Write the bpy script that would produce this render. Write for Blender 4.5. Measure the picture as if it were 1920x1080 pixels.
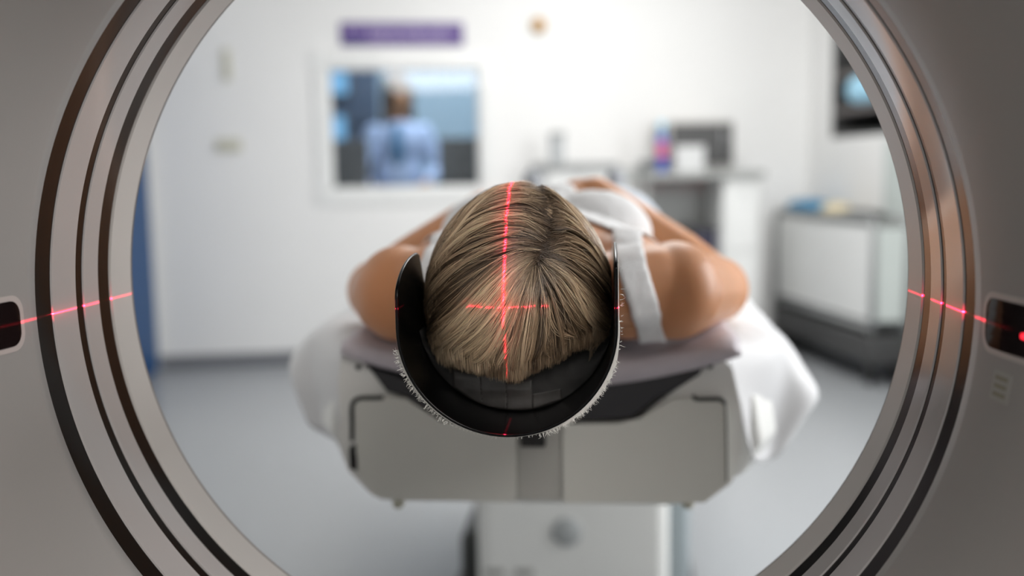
import bpy, bmesh, math, random
import numpy as np
from mathutils import Vector, Matrix, noise
random.seed(7); RNG = np.random.default_rng(7)
C = bpy.context.scene.collection
for o in list(bpy.data.objects): bpy.data.objects.remove(o)

# ------------------------------------------------------------------ camera
F = 1867.0; VP = (1135.6, 319.0); CAM = np.array([.09, 0, 1.0997])
_d = np.array([VP[0]-960, 540-VP[1], -F]); _d /= np.linalg.norm(_d)
_t = math.tan(math.radians(.9)); _z = np.array([-_t, 1, ((540-VP[1])-_t*(VP[0]-960))/F]); _z /= np.linalg.norm(_z)
ROT = np.array([np.cross(_d, _z), _d, _z])
def ray(px, py): return ROT @ np.array([px-960, 540-py, -F])
def at(px, py, Y):
    r = ray(px, py); return Vector(CAM + r*(Y-CAM[1])/r[1])
cam = bpy.data.cameras.new('camera'); co = bpy.data.objects.new('camera', cam); C.objects.link(co)
co.matrix_world = Matrix.Translation(CAM) @ Matrix(ROT.tolist()).to_4x4()
cam.sensor_width = 36; cam.lens = F/1920*36; cam.clip_start = .02
cam.dof.use_dof = True; cam.dof.focus_distance = .80; cam.dof.aperture_fstop = 2.1
cam.dof.aperture_blades = 0
bpy.context.scene.camera = co
# ------------------------------------------------------------------ world, light, exposure
sc = bpy.context.scene
sc.view_settings.view_transform = 'Standard'; sc.view_settings.look = 'None'
sc.view_settings.gamma = 1; sc.view_settings.use_curve_mapping = False
sc.view_settings.exposure = 0.0
w = bpy.data.worlds.new('world'); sc.world = w; w.use_nodes = True
w.node_tree.nodes['Background'].inputs[0].default_value = (.80, .88, 1, 1)
w.node_tree.nodes['Background'].inputs[1].default_value = .25
RA = math.radians(13); RM = Matrix.Rotation(RA, 4, 'Z')       # the room stands 13 degrees askew of the scanner
def R(r, D, z=0): return RM @ Vector((r, D, z))
def area(name, loc, target, size, size_y, power, col=(1, 1, 1)):
    l = bpy.data.lights.new(name, 'AREA'); l.shape = 'RECTANGLE'; l.size = size; l.size_y = size_y
    l.energy = power; l.color = col
    o = bpy.data.objects.new(name, l); C.objects.link(o); o.location = loc
    o.rotation_euler = (Vector(target)-Vector(loc)).to_track_quat('-Z', 'Y').to_euler(); return o
area('ceiling_light_far', R(1.25, 3.9, 2.66), R(1.25, 3.9, 0), 1.4, 2.2, 61, (1, .985, .965))
area('ceiling_light_near', R(.9, -1.3, 2.66), R(.6, -.2, .9), 1.6, 1.6, 88, (1, .95, .91))
area('window_daylight', R(2.66, 1.75, 1.45), R(0, 3.0, .5), 1.7, 1.6, 100, (.975, .985, 1))

# ------------------------------------------------------------------ materials
def mat(name, col, rough=.5, metal=0, spec=.5, coat=0, coat_r=.05, bump=0, bscale=200, var=0, vscale=8, sss=0, emit=None, estr=0, sheen=0, detail=3, stretch=None):
    m = bpy.data.materials.new(name); m.use_nodes = True; nt = m.node_tree
    b = nt.nodes['Principled BSDF']
    b.inputs['Base Color'].default_value = (*col, 1); b.inputs['Roughness'].default_value = rough
    b.inputs['Metallic'].default_value = metal; b.inputs['Specular IOR Level'].default_value = spec
    b.inputs['Coat Weight'].default_value = coat; b.inputs['Coat Roughness'].default_value = coat_r
    b.inputs['Sheen Weight'].default_value = sheen
    if sss:
        b.inputs['Subsurface Weight'].default_value = sss; b.inputs['Subsurface Radius'].default_value = (.02, .008, .004)
        b.inputs['Subsurface Scale'].default_value = 1
    if emit: b.inputs['Emission Color'].default_value = (*emit, 1); b.inputs['Emission Strength'].default_value = estr
    tc = nt.nodes.new('ShaderNodeTexCoord')
    def tex(scale):
        n = nt.nodes.new('ShaderNodeTexNoise'); n.inputs['Scale'].default_value = scale; n.inputs['Detail'].default_value = detail
        if stretch:
            mp = nt.nodes.new('ShaderNodeMapping'); mp.inputs['Scale'].default_value = stretch
            nt.links.new(tc.outputs['Object'], mp.inputs[0]); nt.links.new(mp.outputs[0], n.inputs['Vector'])
        else: nt.links.new(tc.outputs['Object'], n.inputs['Vector'])
        return n
    if bump:
        n = tex(bscale); bp = nt.nodes.new('ShaderNodeBump'); bp.inputs['Strength'].default_value = bump
        bp.inputs['Distance'].default_value = .002
        nt.links.new(n.outputs['Fac'], bp.inputs['Height']); nt.links.new(bp.outputs[0], b.inputs['Normal'])
    n = tex(vscale); rp = nt.nodes.new('ShaderNodeMapRange'); v = max(var, .015)
    rp.inputs['From Min'].default_value = .3; rp.inputs['From Max'].default_value = .7
    rp.inputs['To Min'].default_value = 1-v; rp.inputs['To Max'].default_value = 1+v
    mx = nt.nodes.new('ShaderNodeVectorMath'); mx.operation = 'SCALE'; mx.inputs[0].default_value = col
    nt.links.new(n.outputs['Fac'], rp.inputs[0]); nt.links.new(rp.outputs[0], mx.inputs['Scale']); nt.links.new(mx.outputs[0], b.inputs['Base Color'])
    return m
M = dict(
    wall=mat('wall_paint', (.80, .80, .79), .6, bump=.05, bscale=300, var=.01, vscale=2),
    ceil=mat('ceiling_paint', (.80, .80, .79), .8),
    floor=mat('vinyl_floor', (.315, .328, .342), .30, spec=.6, var=.04, vscale=30, bump=.02, bscale=60),
    skirting=mat('skirting', (.16, .165, .18), .5),
    blue=mat('blue_door', (.006, .06, .18), .5, spec=.3),
    white=mat('white_lacquer', (.78, .79, .78), .35, coat=.2),
    gantry=mat('gantry_cover', (.265, .250, .238), .42, spec=.4, bump=.03, bscale=900),
    rim=mat('gantry_rim', (.42, .40, .38), .38, spec=.5),
    gloss=mat('gantry_gloss_band', (.36, .34, .332), .10, spec=.5, coat=.6, coat_r=.04),
    black_band=mat('gantry_black_band', (.006, .0055, .005), .14, spec=.4, coat=.1, coat_r=.08),
    dark_glass=mat('dark_glass', (.01, .006, .006), .08, spec=.6),
    table=mat('table_plastic', (.66, .665, .62), .42, spec=.4, bump=.03, bscale=500),
    table2=mat('table_plastic_pale', (.78, .785, .76), .38, spec=.4),
    rubber=mat('black_gasket', (.006, .006, .006), .5),
    cradle=mat('dark_cradle', (.022, .022, .026), .35, spec=.5),
    mattress=mat('mattress_cover', (.56, .52, .56), .45, spec=.5, bump=.6, bscale=14, var=.08, vscale=20, stretch=(1, 3, 1)),
    sheet=mat('paper_sheet', (.72, .725, .735), .5, bump=.15, bscale=18),
    shell=mat('headrest_shell', (.002, .002, .0022), .24, spec=.2, bump=.05, bscale=300),
    pad=mat('headrest_pad', (.030, .029, .028), .75, bump=.9, bscale=55, var=.35, vscale=45, detail=8),
    tape=mat('clear_tape', (.068, .064, .061), .38, bump=.5, bscale=60, var=.2, vscale=60),
    lint=mat('white_lint', (.75, .74, .70), .9),
    skin=mat('skin', (.58, .265, .125), .42, spec=.35, sss=.12, bump=.06, bscale=350, var=.05, vscale=14),
    lips=mat('lips', (.45, .16, .13), .4),
    brow=mat('eyebrow', (.10, .06, .035), .7),
    tank=mat('tank_cotton', (.80, .80, .80), .85, bump=.45, bscale=420, sheen=.2, var=.04, vscale=60, stretch=(1, .25, 1)),
    trousers=mat('pale_trousers', (.55, .60, .66), .8, bump=.3, bscale=40),
    sock=mat('grey_sock', (.3, .31, .33), .9),
    steel=mat('brushed_steel', (.42, .43, .44), .3, metal=1),
    grey=mat('grey_plastic', (.30, .31, .31), .5),
    dgrey=mat('dark_grey_plastic', (.055, .055, .055), .45),
    mgrey=mat('mid_grey_laminate', (.36, .37, .36), .5),
    beige=mat('beige_switch', (.55, .54, .44), .5),
    orange=mat('orange_plastic', (.55, .26, .04), .4),
    purple=mat('purple_sign', (.085, .04, .22), .5),
    purple2=mat('deep_blue_print', (.03, .02, .16), .5),
    lilac=mat('lilac_print', (.42, .36, .55), .6),
    cyan=mat('turquoise_cloth', (.0, .17, .34), .7, bump=.4, bscale=40),
    lblue=mat('light_blue_pack', (.40, .72, .92), .6, bump=.3, bscale=30),
    yellow=mat('cream_pouch', (.62, .53, .34), .6),
    bblue=mat('bottle_blue', (.03, .10, .50), .3),
    red=mat('bottle_red', (.60, .10, .25), .4),
    paper=mat('white_paper', (.62, .63, .63), .7),
    coat=mat('lab_coat', (.58, .66, .88), .8, bump=.2, bscale=20),
    scrub=mat('blue_scrub', (.10, .25, .42), .8),
    thair=mat('brown_hair', (.13, .075, .045), .5, bump=.8, bscale=60, stretch=(6, 6, 1)),
    navy=mat('navy_bag', (.03, .03, .06), .6),
    bwall=mat('control_room_wall', (.46, .56, .62), .7),
    dwall=mat('control_room_dark', (.085, .11, .16), .7),
    desk=mat('brown_desk', (.12, .10, .09), .5),
    screen=mat('lit_screen', (.02, .05, .08), .2, emit=(.25, .55, .85), estr=.9),
    laser_em=mat('laser_aperture', (.1, 0, 0), .3, emit=(1, .02, .04), estr=2.2),
)
def glass():
    m = bpy.data.materials.new('window_glass'); m.use_nodes = True; nt = m.node_tree; nt.nodes.clear()
    o = nt.nodes.new('ShaderNodeOutputMaterial'); mx = nt.nodes.new('ShaderNodeMixShader')
    tr = nt.nodes.new('ShaderNodeBsdfTransparent'); tr.inputs[0].default_value = (.88, .94, .98, 1)
    g = nt.nodes.new('ShaderNodeBsdfGlossy'); g.inputs[1].default_value = .03
    f = nt.nodes.new('ShaderNodeFresnel'); f.inputs[0].default_value = 1.45
    nt.links.new(f.outputs[0], mx.inputs[0]); nt.links.new(tr.outputs[0], mx.inputs[1]); nt.links.new(g.outputs[0], mx.inputs[2])
    nt.links.new(mx.outputs[0], o.inputs[0]); return m
M['glass'] = glass()
def hairmat():
    m = bpy.data.materials.new('blonde_hair'); m.use_nodes = True; nt = m.node_tree; b = nt.nodes['Principled BSDF']
    a = nt.nodes.new('ShaderNodeAttribute'); a.attribute_name = 'strand_colour'
    nt.links.new(a.outputs['Color'], b.inputs['Base Color'])
    b.inputs['Roughness'].default_value = .33; b.inputs['Specular IOR Level'].default_value = .75
    return m
M['hair'] = hairmat()

# ------------------------------------------------------------------ helpers
def link(name, me, m, parent=None, smooth=False):
    o = bpy.data.objects.new(name, me); C.objects.link(o)
    if m is not None: me.materials.append(m)
    if parent is not None: o.parent = parent; o.matrix_parent_inverse = parent.matrix_world.inverted()
    if smooth: me.polygons.foreach_set('use_smooth', [True]*len(me.polygons))
    return o
def obj(name, bm, m, parent=None, smooth=False, bevel=0, seg=2):
    bmesh.ops.recalc_face_normals(bm, faces=bm.faces)
    me = bpy.data.meshes.new(name); bm.to_mesh(me); bm.free()
    o = link(name, me, m, parent, smooth)
    if bevel:
        b = o.modifiers.new('bevel', 'BEVEL'); b.width = bevel; b.segments = seg; b.limit_method = 'ANGLE'; b.angle_limit = .6
        b.harden_normals = False
        me.polygons.foreach_set('use_smooth', [True]*len(me.polygons))
        me.set_sharp_from_angle(angle=.6)
    return o
def tag(o, label, cat, group=None):
    o['label'] = label; o['category'] = cat
    if group: o['group'] = group
    return o
def thing(name, loc, label, cat, group=None, rz=0):
    o = bpy.data.objects.new(name, None); C.objects.link(o); o.empty_display_size = .05
    o.matrix_world = Matrix.Translation(loc) @ Matrix.Rotation(rz, 4, 'Z'); return tag(o, label, cat, group)
def struct(o): o['kind'] = 'structure'; return o
def box(bm, a, b, T=None):
    vs = [bm.verts.new(Vector((x, y, z)) if T is None else T @ Vector((x, y, z))) for x in (a[0], b[0]) for y in (a[1], b[1]) for z in (a[2], b[2])]
    for f in ((0, 1, 3, 2), (4, 6, 7, 5), (0, 4, 5, 1), (2, 3, 7, 6), (0, 2, 6, 4), (1, 5, 7, 3)): bm.faces.new([vs[i] for i in f])
    return bm
def B(a, b, T=None): return box(bmesh.new(), a, b, T)
def RB(a, b): return B(a, b, RM)                # box in room coordinates
def tube(bm, pts, r, n=10, caps=True):
    pts = [Vector(p) for p in pts]; rings = []; up = Vector((0, 0, 1))
    rr = r if isinstance(r, (list, tuple)) else [r]*len(pts)
    for i, p in enumerate(pts):
        t = (pts[min(i+1, len(pts)-1)]-pts[max(i-1, 0)]).normalized()
        u = t.cross(up); u = u.normalized() if u.length > 1e-3 else Vector((1, 0, 0)); v = u.cross(t)
        rings.append([bm.verts.new(p+(u*math.cos(a)+v*math.sin(a))*rr[i]) for a in [2*math.pi*k/n for k in range(n)]])
    for A_, B_ in zip(rings, rings[1:]):
        for k in range(n): bm.faces.new((A_[k], A_[(k+1) % n], B_[(k+1) % n], B_[k]))
    if caps: bm.faces.new(rings[0]); bm.faces.new(rings[-1][::-1])
    return bm
def lathe(bm, prof, o=(0, 0, 0), n=32):
    o = Vector(o); rings = [[bm.verts.new(o+Vector((r*math.cos(2*math.pi*k/n), r*math.sin(2*math.pi*k/n), z))) for k in range(n)] for r, z in prof]
    for A_, B_ in zip(rings, rings[1:]):
        for k in range(n): bm.faces.new((A_[k], A_[(k+1) % n], B_[(k+1) % n], B_[k]))
    bm.faces.new(rings[0]); bm.faces.new(rings[-1]); return bm
def ring_y(prof, c=(0, 1.0), n=160, closed=True):    # revolve (y, r) about the bore axis
    bm = bmesh.new(); rings = [[bm.verts.new((c[0]+r*math.cos(2*math.pi*k/n), y, c[1]+r*math.sin(2*math.pi*k/n))) for k in range(n)] for y, r in prof]
    m = len(rings)
    for i in range(m if closed else m-1):
        A_, B_ = rings[i], rings[(i+1) % m]
        for k in range(n): bm.faces.new((A_[k], A_[(k+1) % n], B_[(k+1) % n], B_[k]))
    return bm
def sharp(o, a=.35): o.data.set_sharp_from_angle(angle=a); return o
def prism(pts, y0, y1):                          # (x, z) outline pushed through from y0 to y1
    bm = bmesh.new(); a = [bm.verts.new((x, y0, z)) for x, z in pts]; b = [bm.verts.new((x, y1, z)) for x, z in pts]
    n = len(pts); bm.faces.new(a); bm.faces.new(b[::-1])
    for i in range(n): bm.faces.new((a[i], b[i], b[(i+1) % n], a[(i+1) % n]))
    bmesh.ops.triangulate(bm, faces=[f for f in bm.faces if len(f.verts) > 4]); return bm
def PX(pts, Y): return [(p.x, p.z) for p in (at(x, y, Y) for x, y in pts)]
def sm(pts, k=6):                                # catmull-rom through points
    pts = [Vector(p) for p in pts]; out = []
    for i in range(len(pts)-1):
        p0, p1, p2, p3 = pts[max(i-1, 0)], pts[i], pts[i+1], pts[min(i+2, len(pts)-1)]
        for j in range(k):
            t = j/k; out.append(.5*((2*p1)+(p2-p0)*t+(2*p0-5*p1+4*p2-p3)*t*t+(3*p1-p0-3*p2+p3)*t**3))
    out.append(pts[-1]); return out
def blob(prims, voxel, smooth=6):
    """Closed lumps merged into ONE continuous skin."""
    bm = bmesh.new()
    def sph(c, rx, ry, rz, q=None, s=3):
        T = Matrix.Translation(c) @ (q if q else Matrix.Identity(4)) @ Matrix.Diagonal((rx, ry, rz, 1))
        bmesh.ops.create_icosphere(bm, subdivisions=s, radius=1, matrix=T)
    for p in prims:
        if p[0] == 'e':
            q = Matrix.Rotation(p[3], 4, 'X') if len(p) > 3 else None
            sph(Vector(p[1]), *p[2], q, 4)
        else:
            _, a, ra, b, rb = p; a = Vector(a); b = Vector(b); n = max(2, int((b-a).length/(.22*min(ra, rb)))+1)
            for i in range(n+1):
                t = i/n; r = ra+(rb-ra)*t; sph(a.lerp(b, t), r, r, r, None, 2)
    me = bpy.data.meshes.new('lumps'); bm.to_mesh(me); bm.free()
    o = bpy.data.objects.new('lumps', me); C.objects.link(o)
    r = o.modifiers.new('r', 'REMESH'); r.mode = 'VOXEL'; r.voxel_size = voxel; r.use_smooth_shade = True
    s = o.modifiers.new('s', 'SMOOTH'); s.factor = .5; s.iterations = smooth
    dg = bpy.context.evaluated_depsgraph_get(); out = bpy.data.meshes.new_from_object(o.evaluated_get(dg))
    bpy.data.objects.remove(o); bpy.data.meshes.remove(me); return out

# ------------------------------------------------------------------ the room
DB, RR, RL = 5.86, 2.72, -1.215                   # back wall, right wall, left wall (room axes)
def rat(px, py, D):                              # pixel ray to room coordinates on the plane at depth D
    v = Vector(ray(px, py)); n = Vector((-math.sin(RA), math.cos(RA), 0)); c = Vector(CAM)
    P = c+v*((D-c.dot(n))/v.dot(n)); return P.dot(Vector((math.cos(RA), math.sin(RA), 0))), P.z
def rw(px, py, r_):                              # pixel ray to (depth, z) on a side wall
    v = Vector(ray(px, py)); n = Vector((math.cos(RA), math.sin(RA), 0)); c = Vector(CAM)
    P = c+v*((r_-c.dot(n))/v.dot(n)); return P.dot(Vector((-math.sin(RA), math.cos(RA), 0))), P.z
H = 2.7
struct(obj('floor', RB((RL-.2, -2.6, -.1), (RR+.2, 8.6, 0)), M['floor']))
struct(obj('ceiling', RB((RL-.2, -2.6, H), (RR+.2, 8.6, H+.1)), M['ceil']))
struct(obj('wall_left', RB((RL-.12, -2.6, 0), (RL, DB+.12, H)), M['wall']))
struct(obj('wall_front', RB((RL-.2, -2.7, 0), (RR+.2, -2.6, H)), M['wall']))
# right wall, with the open cupboard recess cut in
s0, zt = rw(1563, 60, RR); _, zb = rw(1600, 262, RR)[0], rw(1575, 258, RR)[1]
ND1 = s0; ND0 = s0-1.15; NZ0 = zb; NZ1 = 2.15
bm = bmesh.new(); box(bm, (RR, -2.6, 0), (RR+.12, ND0, H), RM); box(bm, (RR, ND1, 0), (RR+.12, DB+.12, H), RM)
box(bm, (RR, ND0, 0), (RR+.12, ND1, NZ0), RM); box(bm, (RR, ND0, NZ1), (RR+.12, ND1, H), RM)
struct(obj('wall_right', bm, M['wall']))
# back wall with the viewing window opening
wl, wzt = rat(612, 124, DB); wr, wzb = rat(906, 354, DB); wzb = (rat(620, 361, DB)[1]+rat(906, 350, DB)[1])/2
bm = bmesh.new(); box(bm, (RL-.12, DB, 0), (wl, DB+.12, H), RM); box(bm, (wr, DB, 0), (RR+.12, DB+.12, H), RM)
box(bm, (wl, DB, 0), (wr, DB+.12, wzb), RM); box(bm, (wl, DB, wzt), (wr, DB+.12, H), RM)
struct(obj('wall_back', bm, M['wall']))
struct(obj('baseboard_back', RB((RL, DB-.014, 0), (RR, DB, .075)), M['skirting'], bevel=.003))
struct(obj('baseboard_left', RB((RL, 0, 0), (RL+.014, DB-.014, .075)), M['skirting'], bevel=.003))
struct(obj('baseboard_right', RB((RR-.02, 0, 0), (RR, DB-.014, .15)), M['skirting'], bevel=.003))
# window
win = struct(obj('window_1', RB((wl, DB+.05, wzb), (wr, DB+.056, wzt)), M['glass']))
bm = bmesh.new(); e = .075
for a, b in (((wl-e, DB-.016, wzb-e), (wl, DB, wzt+e)), ((wr, DB-.016, wzb-e), (wr+e, DB, wzt+e)), ((wl, DB-.016, wzb-e), (wr, DB, wzb)), ((wl, DB-.016, wzt), (wr, DB, wzt+e))): box(bm, a, b, RM)
fo = obj('window_frame', bm, M['white'], win); 
bm = bmesh.new(); e = .02
for a, b in (((wl, DB, wzb), (wl+e, DB+.1, wzt)), ((wr-e, DB, wzb), (wr, DB+.1, wzt)), ((wl, DB, wzb), (wr, DB+.1, wzb+e)), ((wl, DB, wzt-e), (wr, DB+.1, wzt))): box(bm, a, b, RM)
obj('window_lining', bm, M['white'], win)
# door on the left wall
dd = struct(obj('door_1', RB((RL, 4.72, .01), (RL+.035, 5.80, 2.05)), M['blue'], bevel=.004))
bm = bmesh.new()
for a, b in (((RL, 5.80, 0), (RL+.03, 5.845, 2.13)), ((RL, 4.66, 0), (RL+.03, 4.72, 2.13)), ((RL, 4.72, 2.05), (RL+.03, 5.80, 2.13))): box(bm, a, b, RM)
obj('door_frame', bm, M['white'], dd, bevel=.004)
obj('door_handle', tube(bmesh.new(), [R(RL+.03, 4.82, 1.03), R(RL+.085, 4.82, 1.03), R(RL+.085, 4.94, 1.03)], .01), M['steel'], dd, True)

# control room behind the window
cr0, cr1, cd = wl-.9, wr+1.0, 8.1
struct(obj('wall_control_back', RB((cr0, cd, 0), (cr1, cd+.1, H)), M['bwall']))
struct(obj('wall_control_left', RB((cr0-.1, DB+.12, 0), (cr0, cd+.1, H)), M['dwall']))
struct(obj('wall_control_right', RB((cr1, DB+.12, 0), (cr1+.1, cd+.1, H)), M['bwall']))
area('control_room_light', R(wr-.1, 6.9, 2.6), R(wr-.1, 7.1, 0), 1.2, 1.2, 34, (.88, .94, 1))
def desk_unit():
    t = thing('control_desk', R((wl+wr)/2, 6.4, 0), 'dark brown control desk behind the viewing window', 'desk')
    obj('desk_top', RB((wl-.6, 6.0, .88), (wr+.5, 6.7, .92)), M['desk'], t, bevel=.004)
    for x in (wl-.55, wr+.45): obj('leg', RB((x-.02, 6.02, 0), (x+.02, 6.68, .88)), M['desk'], t)
desk_unit()
def monitor(px0, px1, py0, D, label, scr=False):
    a, zt_ = rat(px0, py0, D); b, _ = rat(px1, py0, D)
    t = thing('monitor', R((a+b)/2, D, .92), label, 'monitor', 'monitors on the control desk')
    obj('case', RB((a, D, .99), (b, D+.045, zt_)), M['desk'], t, bevel=.008)
    obj('stand', tube(bmesh.new(), [R((a+b)/2, D+.02, .925), R((a+b)/2, D+.02, 1.05)], .025), M['desk'], t, True)
    obj('base', RB(((a+b)/2-.1, D-.04, .92), ((a+b)/2+.1, D+.08, .935)), M['desk'], t, bevel=.004)
monitor(600, 690, 262, 6.2, 'dark monitor at the window\'s side near the blue door')
monitor(822, 930, 258, 6.2, 'dark brown monitor behind the window, beside the coat sleeve of the technician')
a, z1 = rat(585, 120, 7.7); b, z0 = rat(712, 260, 7.7)
t = thing('storage_cabinet', R((a+b)/2, 7.8, 0), 'tall dark blue-grey cabinet behind the technician', 'cabinet')
obj('body', RB((a-.6, 7.6, 0), (b, 8.08, 2.1)), M['dwall'], t, bevel=.005)
for k, zz in enumerate((1.12, 1.5)): obj('door', RB((a-.58, 7.585, .06 if k == 0 else zz-.02), (b-.02, 7.6, zz-.04 if k == 0 else 2.06)), M['dwall'], t, bevel=.003)
def screen(px0, px1, py0, py1, D, label):
    a, z1 = rat(px0, py0, D); b, z0 = rat(px1, py1, D)
    t = thing('wall_screen', R((a+b)/2, D, z0), label, 'screen')
    obj('housing', RB((a-.015, D, z0-.015), (b+.015, D+.04, z1+.015)), M['desk'], t, bevel=.004)
    obj('display', RB((a, D-.004, z0), (b, D, z1)), M['screen'], t)
screen(616, 652, 134, 176, 7.54, 'small glowing blue screen high on the dark cabinet')
screen(606, 648, 218, 262, 7.54, 'glowing blue screen below the higher one on the cabinet')

# technician behind the window
def technician():
    r0, _ = rat(748, 250, 7.0); D = 7.0; o = R(r0, D, 0)
    t = thing('person', o, 'person in a white coat with brown hair standing behind the window', 'person')
    def L(x, y, z): return R(r0+x, D+y, z)
    pr = [('e', L(.0, 0, 1.66), (.068, .085, .10)), ('e', L(.018, -.03, 1.60), (.055, .065, .07)), ('c', L(0, .01, 1.42), .05, L(0, 0, 1.56), .045),
          ('e', L(0, -.085, 1.64), (.012, .016, .018)), ('e', L(0, .01, 1.30), (.16, .10, .17)), ('e', L(0, .01, 1.08), (.14, .10, .2)), ('e', L(0, .01, .92), (.16, .11, .13)),
          ('c', L(-.08, .01, .88), .085, L(-.09, 0, .5), .055), ('c', L(.08, .01, .88), .085, L(.09, 0, .5), .055),
          ('c', L(-.09, 0, .5), .055, L(-.09, .02, .08), .04), ('c', L(.09, 0, .5), .055, L(.09, .02, .08), .04),
          ('e', L(-.09, -.06, .045), (.045, .12, .045)), ('e', L(.09, -.06, .045), (.045, .12, .045))]
    for s, el, ha in ((-1, (-.27, -.03, 1.10), (-.20, -.25, .98)), (1, (.27, -.02, 1.12), (.16, -.26, 1.02))):
        sh = L(s*.17, .01, 1.38); e_, h_ = L(*el), L(*ha)
        pr += [('c', sh, .055, e_, .042), ('c', e_, .042, h_, .026), ('e', h_+Vector((0, -.03, 0)), (.035, .05, .016))]
        for k in range(4): f = h_+Vector((-.027+.018*k, -.06, 0)); pr.append(('c', f, .009, f+Vector((0, -.055+.004*abs(k-1), -.012)), .008))
        pr.append(('c', h_+Vector((-s*.03, -.02, 0)), .011, h_+Vector((-s*.055, -.055, -.005)), .009))
    link('body', blob(pr, .009), M['skin'], t, True)
    cp = [('e', L(0, .01, 1.30), (.178, .12, .175)), ('e', L(0, .01, 1.05), (.17, .125, .25)), ('e', L(0, .01, .85), (.20, .14, .22))]
    for s, el, ha in ((-1, (-.27, -.03, 1.10), (-.215, -.2, .99)), (1, (.27, -.02, 1.12), (.18, -.2, 1.04))):
        cp += [('c', L(s*.17, .01, 1.38), .068, L(*el), .057), ('c', L(*el), .057, L(*ha), .043)]
    link('lab_coat', blob(cp, .012), M['coat'], t, True)
    link('scrub_top', blob([('e', L(0, -.02, 1.27), (.075, .108, .19))], .01), M['scrub'], t, True)
    link('trousers', blob([('c', L(-.08, .01, .88), .10, L(-.09, 0, .14), .06), ('c', L(.08, .01, .88), .10, L(.09, 0, .14), .06)], .012), M['scrub'], t, True)
    link('hair', blob([('e', L(-.01, .012, 1.685), (.092, .105, .11)), ('c', L(-.08, .01, 1.66), .035, L(-.09, 0, 1.45), .03), ('c', L(.08, .01, 1.66), .03, L(.085, .02, 1.47), .026), ('e', L(0, .06, 1.58), (.09, .06, .15))], .009), M['thair'], t, True)
technician()

# wall items
def plate(name, px0, py0, px1, py1, m, label, cat, depth=.012, D=DB, parts=None):
    a, z1 = rat(px0, py0, D); b, z0 = rat(px1, py1, D)
    t = thing(name, R((a+b)/2, D, z0), label, cat)
    obj('plate', RB((a, D-depth, z0), (b, D, z1)), m, t, bevel=.003)
    for nm, u0, v0, u1, v1, mm in (parts or []):
        obj(nm, RB((a+(b-a)*u0, D-depth-.006, z0+(z1-z0)*v0), (a+(b-a)*u1, D-depth+.001, z0+(z1-z0)*v1)), mm, t, bevel=.002)
    return t
plate('wall_switch', 416, 92, 433, 152, M['beige'], 'tall narrow beige switch plate high on the back wall', 'switch', .012, parts=[('rocker', .2, .1, .8, .45, M['beige']), ('rocker', .2, .55, .8, .9, M['beige'])])
plate('wall_socket', 404, 262, 453, 284, M['beige'], 'wide low beige double socket below the tall switch plate', 'socket', .012, parts=[('socket_face', .06, .12, .46, .88, M['beige']), ('socket_face', .54, .12, .94, .88, M['beige'])])
sg = plate('wall_sign', 637, 42, 869, 86, M['purple'], 'purple sign with two rows of pale print above the window', 'sign', .01)
a, z1 = rat(637, 42, DB); b, z0 = rat(869, 86, DB); W = b-a; Hs = z1-z0
obj('print_block', RB((a+.01*W, DB-.012, z0+.06*Hs), (a+.2*W, DB-.0098, z0+.3*Hs)), M['purple2'], sg)
bm = bmesh.new()
for row, (u0, u1) in ((.60, (.03, .95)), (.33, (.24, .93))):      # the print is too blurred to read: letter-sized dabs
    u = u0
    while u < u1:
        l = random.choice((.02, .03, .015, .035)); box(bm, (a+u*W, DB-.012, z0+(row-.05)*Hs), (a+min(u+l, u1)*W, DB-.0098, z0+(row+.13)*Hs), RM); u += l+random.choice((.008, .01, .03))
o = obj('print', bm, M['lilac'], sg); o['kind'] = 'stuff'
r_, z_ = rat(1009, 48, DB); t = thing('wall_alarm', R(r_, DB, z_), 'small round orange and cream alarm on the back wall', 'alarm')
T = RM @ Matrix.Translation((r_, DB, z_)) @ Matrix.Rotation(math.pi/2, 4, 'X')
bm = lathe(bmesh.new(), [(.048, 0), (.048, .012), (.040, .02)]); bmesh.ops.transform(bm, matrix=T, verts=bm.verts); obj('base', bm, M['beige'], t, True)
bm = lathe(bmesh.new(), [(.038, .018), (.038, .03), (.028, .042), (.004, .048)]); bmesh.ops.transform(bm, matrix=T, verts=bm.verts); obj('dome', bm, M['orange'], t, True)

# cupboard recess with packs on the right wall
t = thing('wall_shelf', R(RR, ND0, NZ0), 'open dark shelf unit set into the right wall, three shelves', 'shelf')
bm = bmesh.new(); g = .02; dp = RR+.42
for a, b in (((dp, ND0, NZ0), (dp+.02, ND1, NZ1)), ((RR, ND0, NZ0), (dp, ND0+g, NZ1)), ((RR, ND1-g, NZ0), (dp, ND1, NZ1)), ((RR, ND0, NZ0), (dp, ND1, NZ0+g)), ((RR, ND0, NZ1-g), (dp, ND1, NZ1))): box(bm, a, b, RM)
obj('carcass', bm, M['dgrey'], t)
shz = [rw(1590, y, RR)[1] for y in (200, 133)]+[1.98]
for z in shz: obj('shelf_board', RB((RR+.005, ND0+g, z-.035), (dp, ND1-g, z)), mat('shelf_edge', (.14, .125, .12), .5), t)
z = shz[0]; dcen = rw(1622, 170, RR)[0]
def pack(y, w_, h, label):
    bm = bmesh.new(); bmesh.ops.create_icosphere(bm, subdivisions=3, radius=1)
    for v in bm.verts:
        v.co = Vector((math.copysign(abs(v.co.x)**.6, v.co.x)*.12, math.copysign(abs(v.co.y)**.7, v.co.y)*w_/2, math.copysign(abs(v.co.z)**.8, v.co.z)*h/2))
    T = RM @ Matrix.Translation((RR+.10, y, z+h/2)); bmesh.ops.transform(bm, matrix=T, verts=bm.verts)
    tag(obj('pack', bm, M['lblue'], None, True), label, 'pack')
pack(dcen+.03, .50, .18, 'light blue soft pack lying on the dark wall shelf')
z = shz[1]

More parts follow.
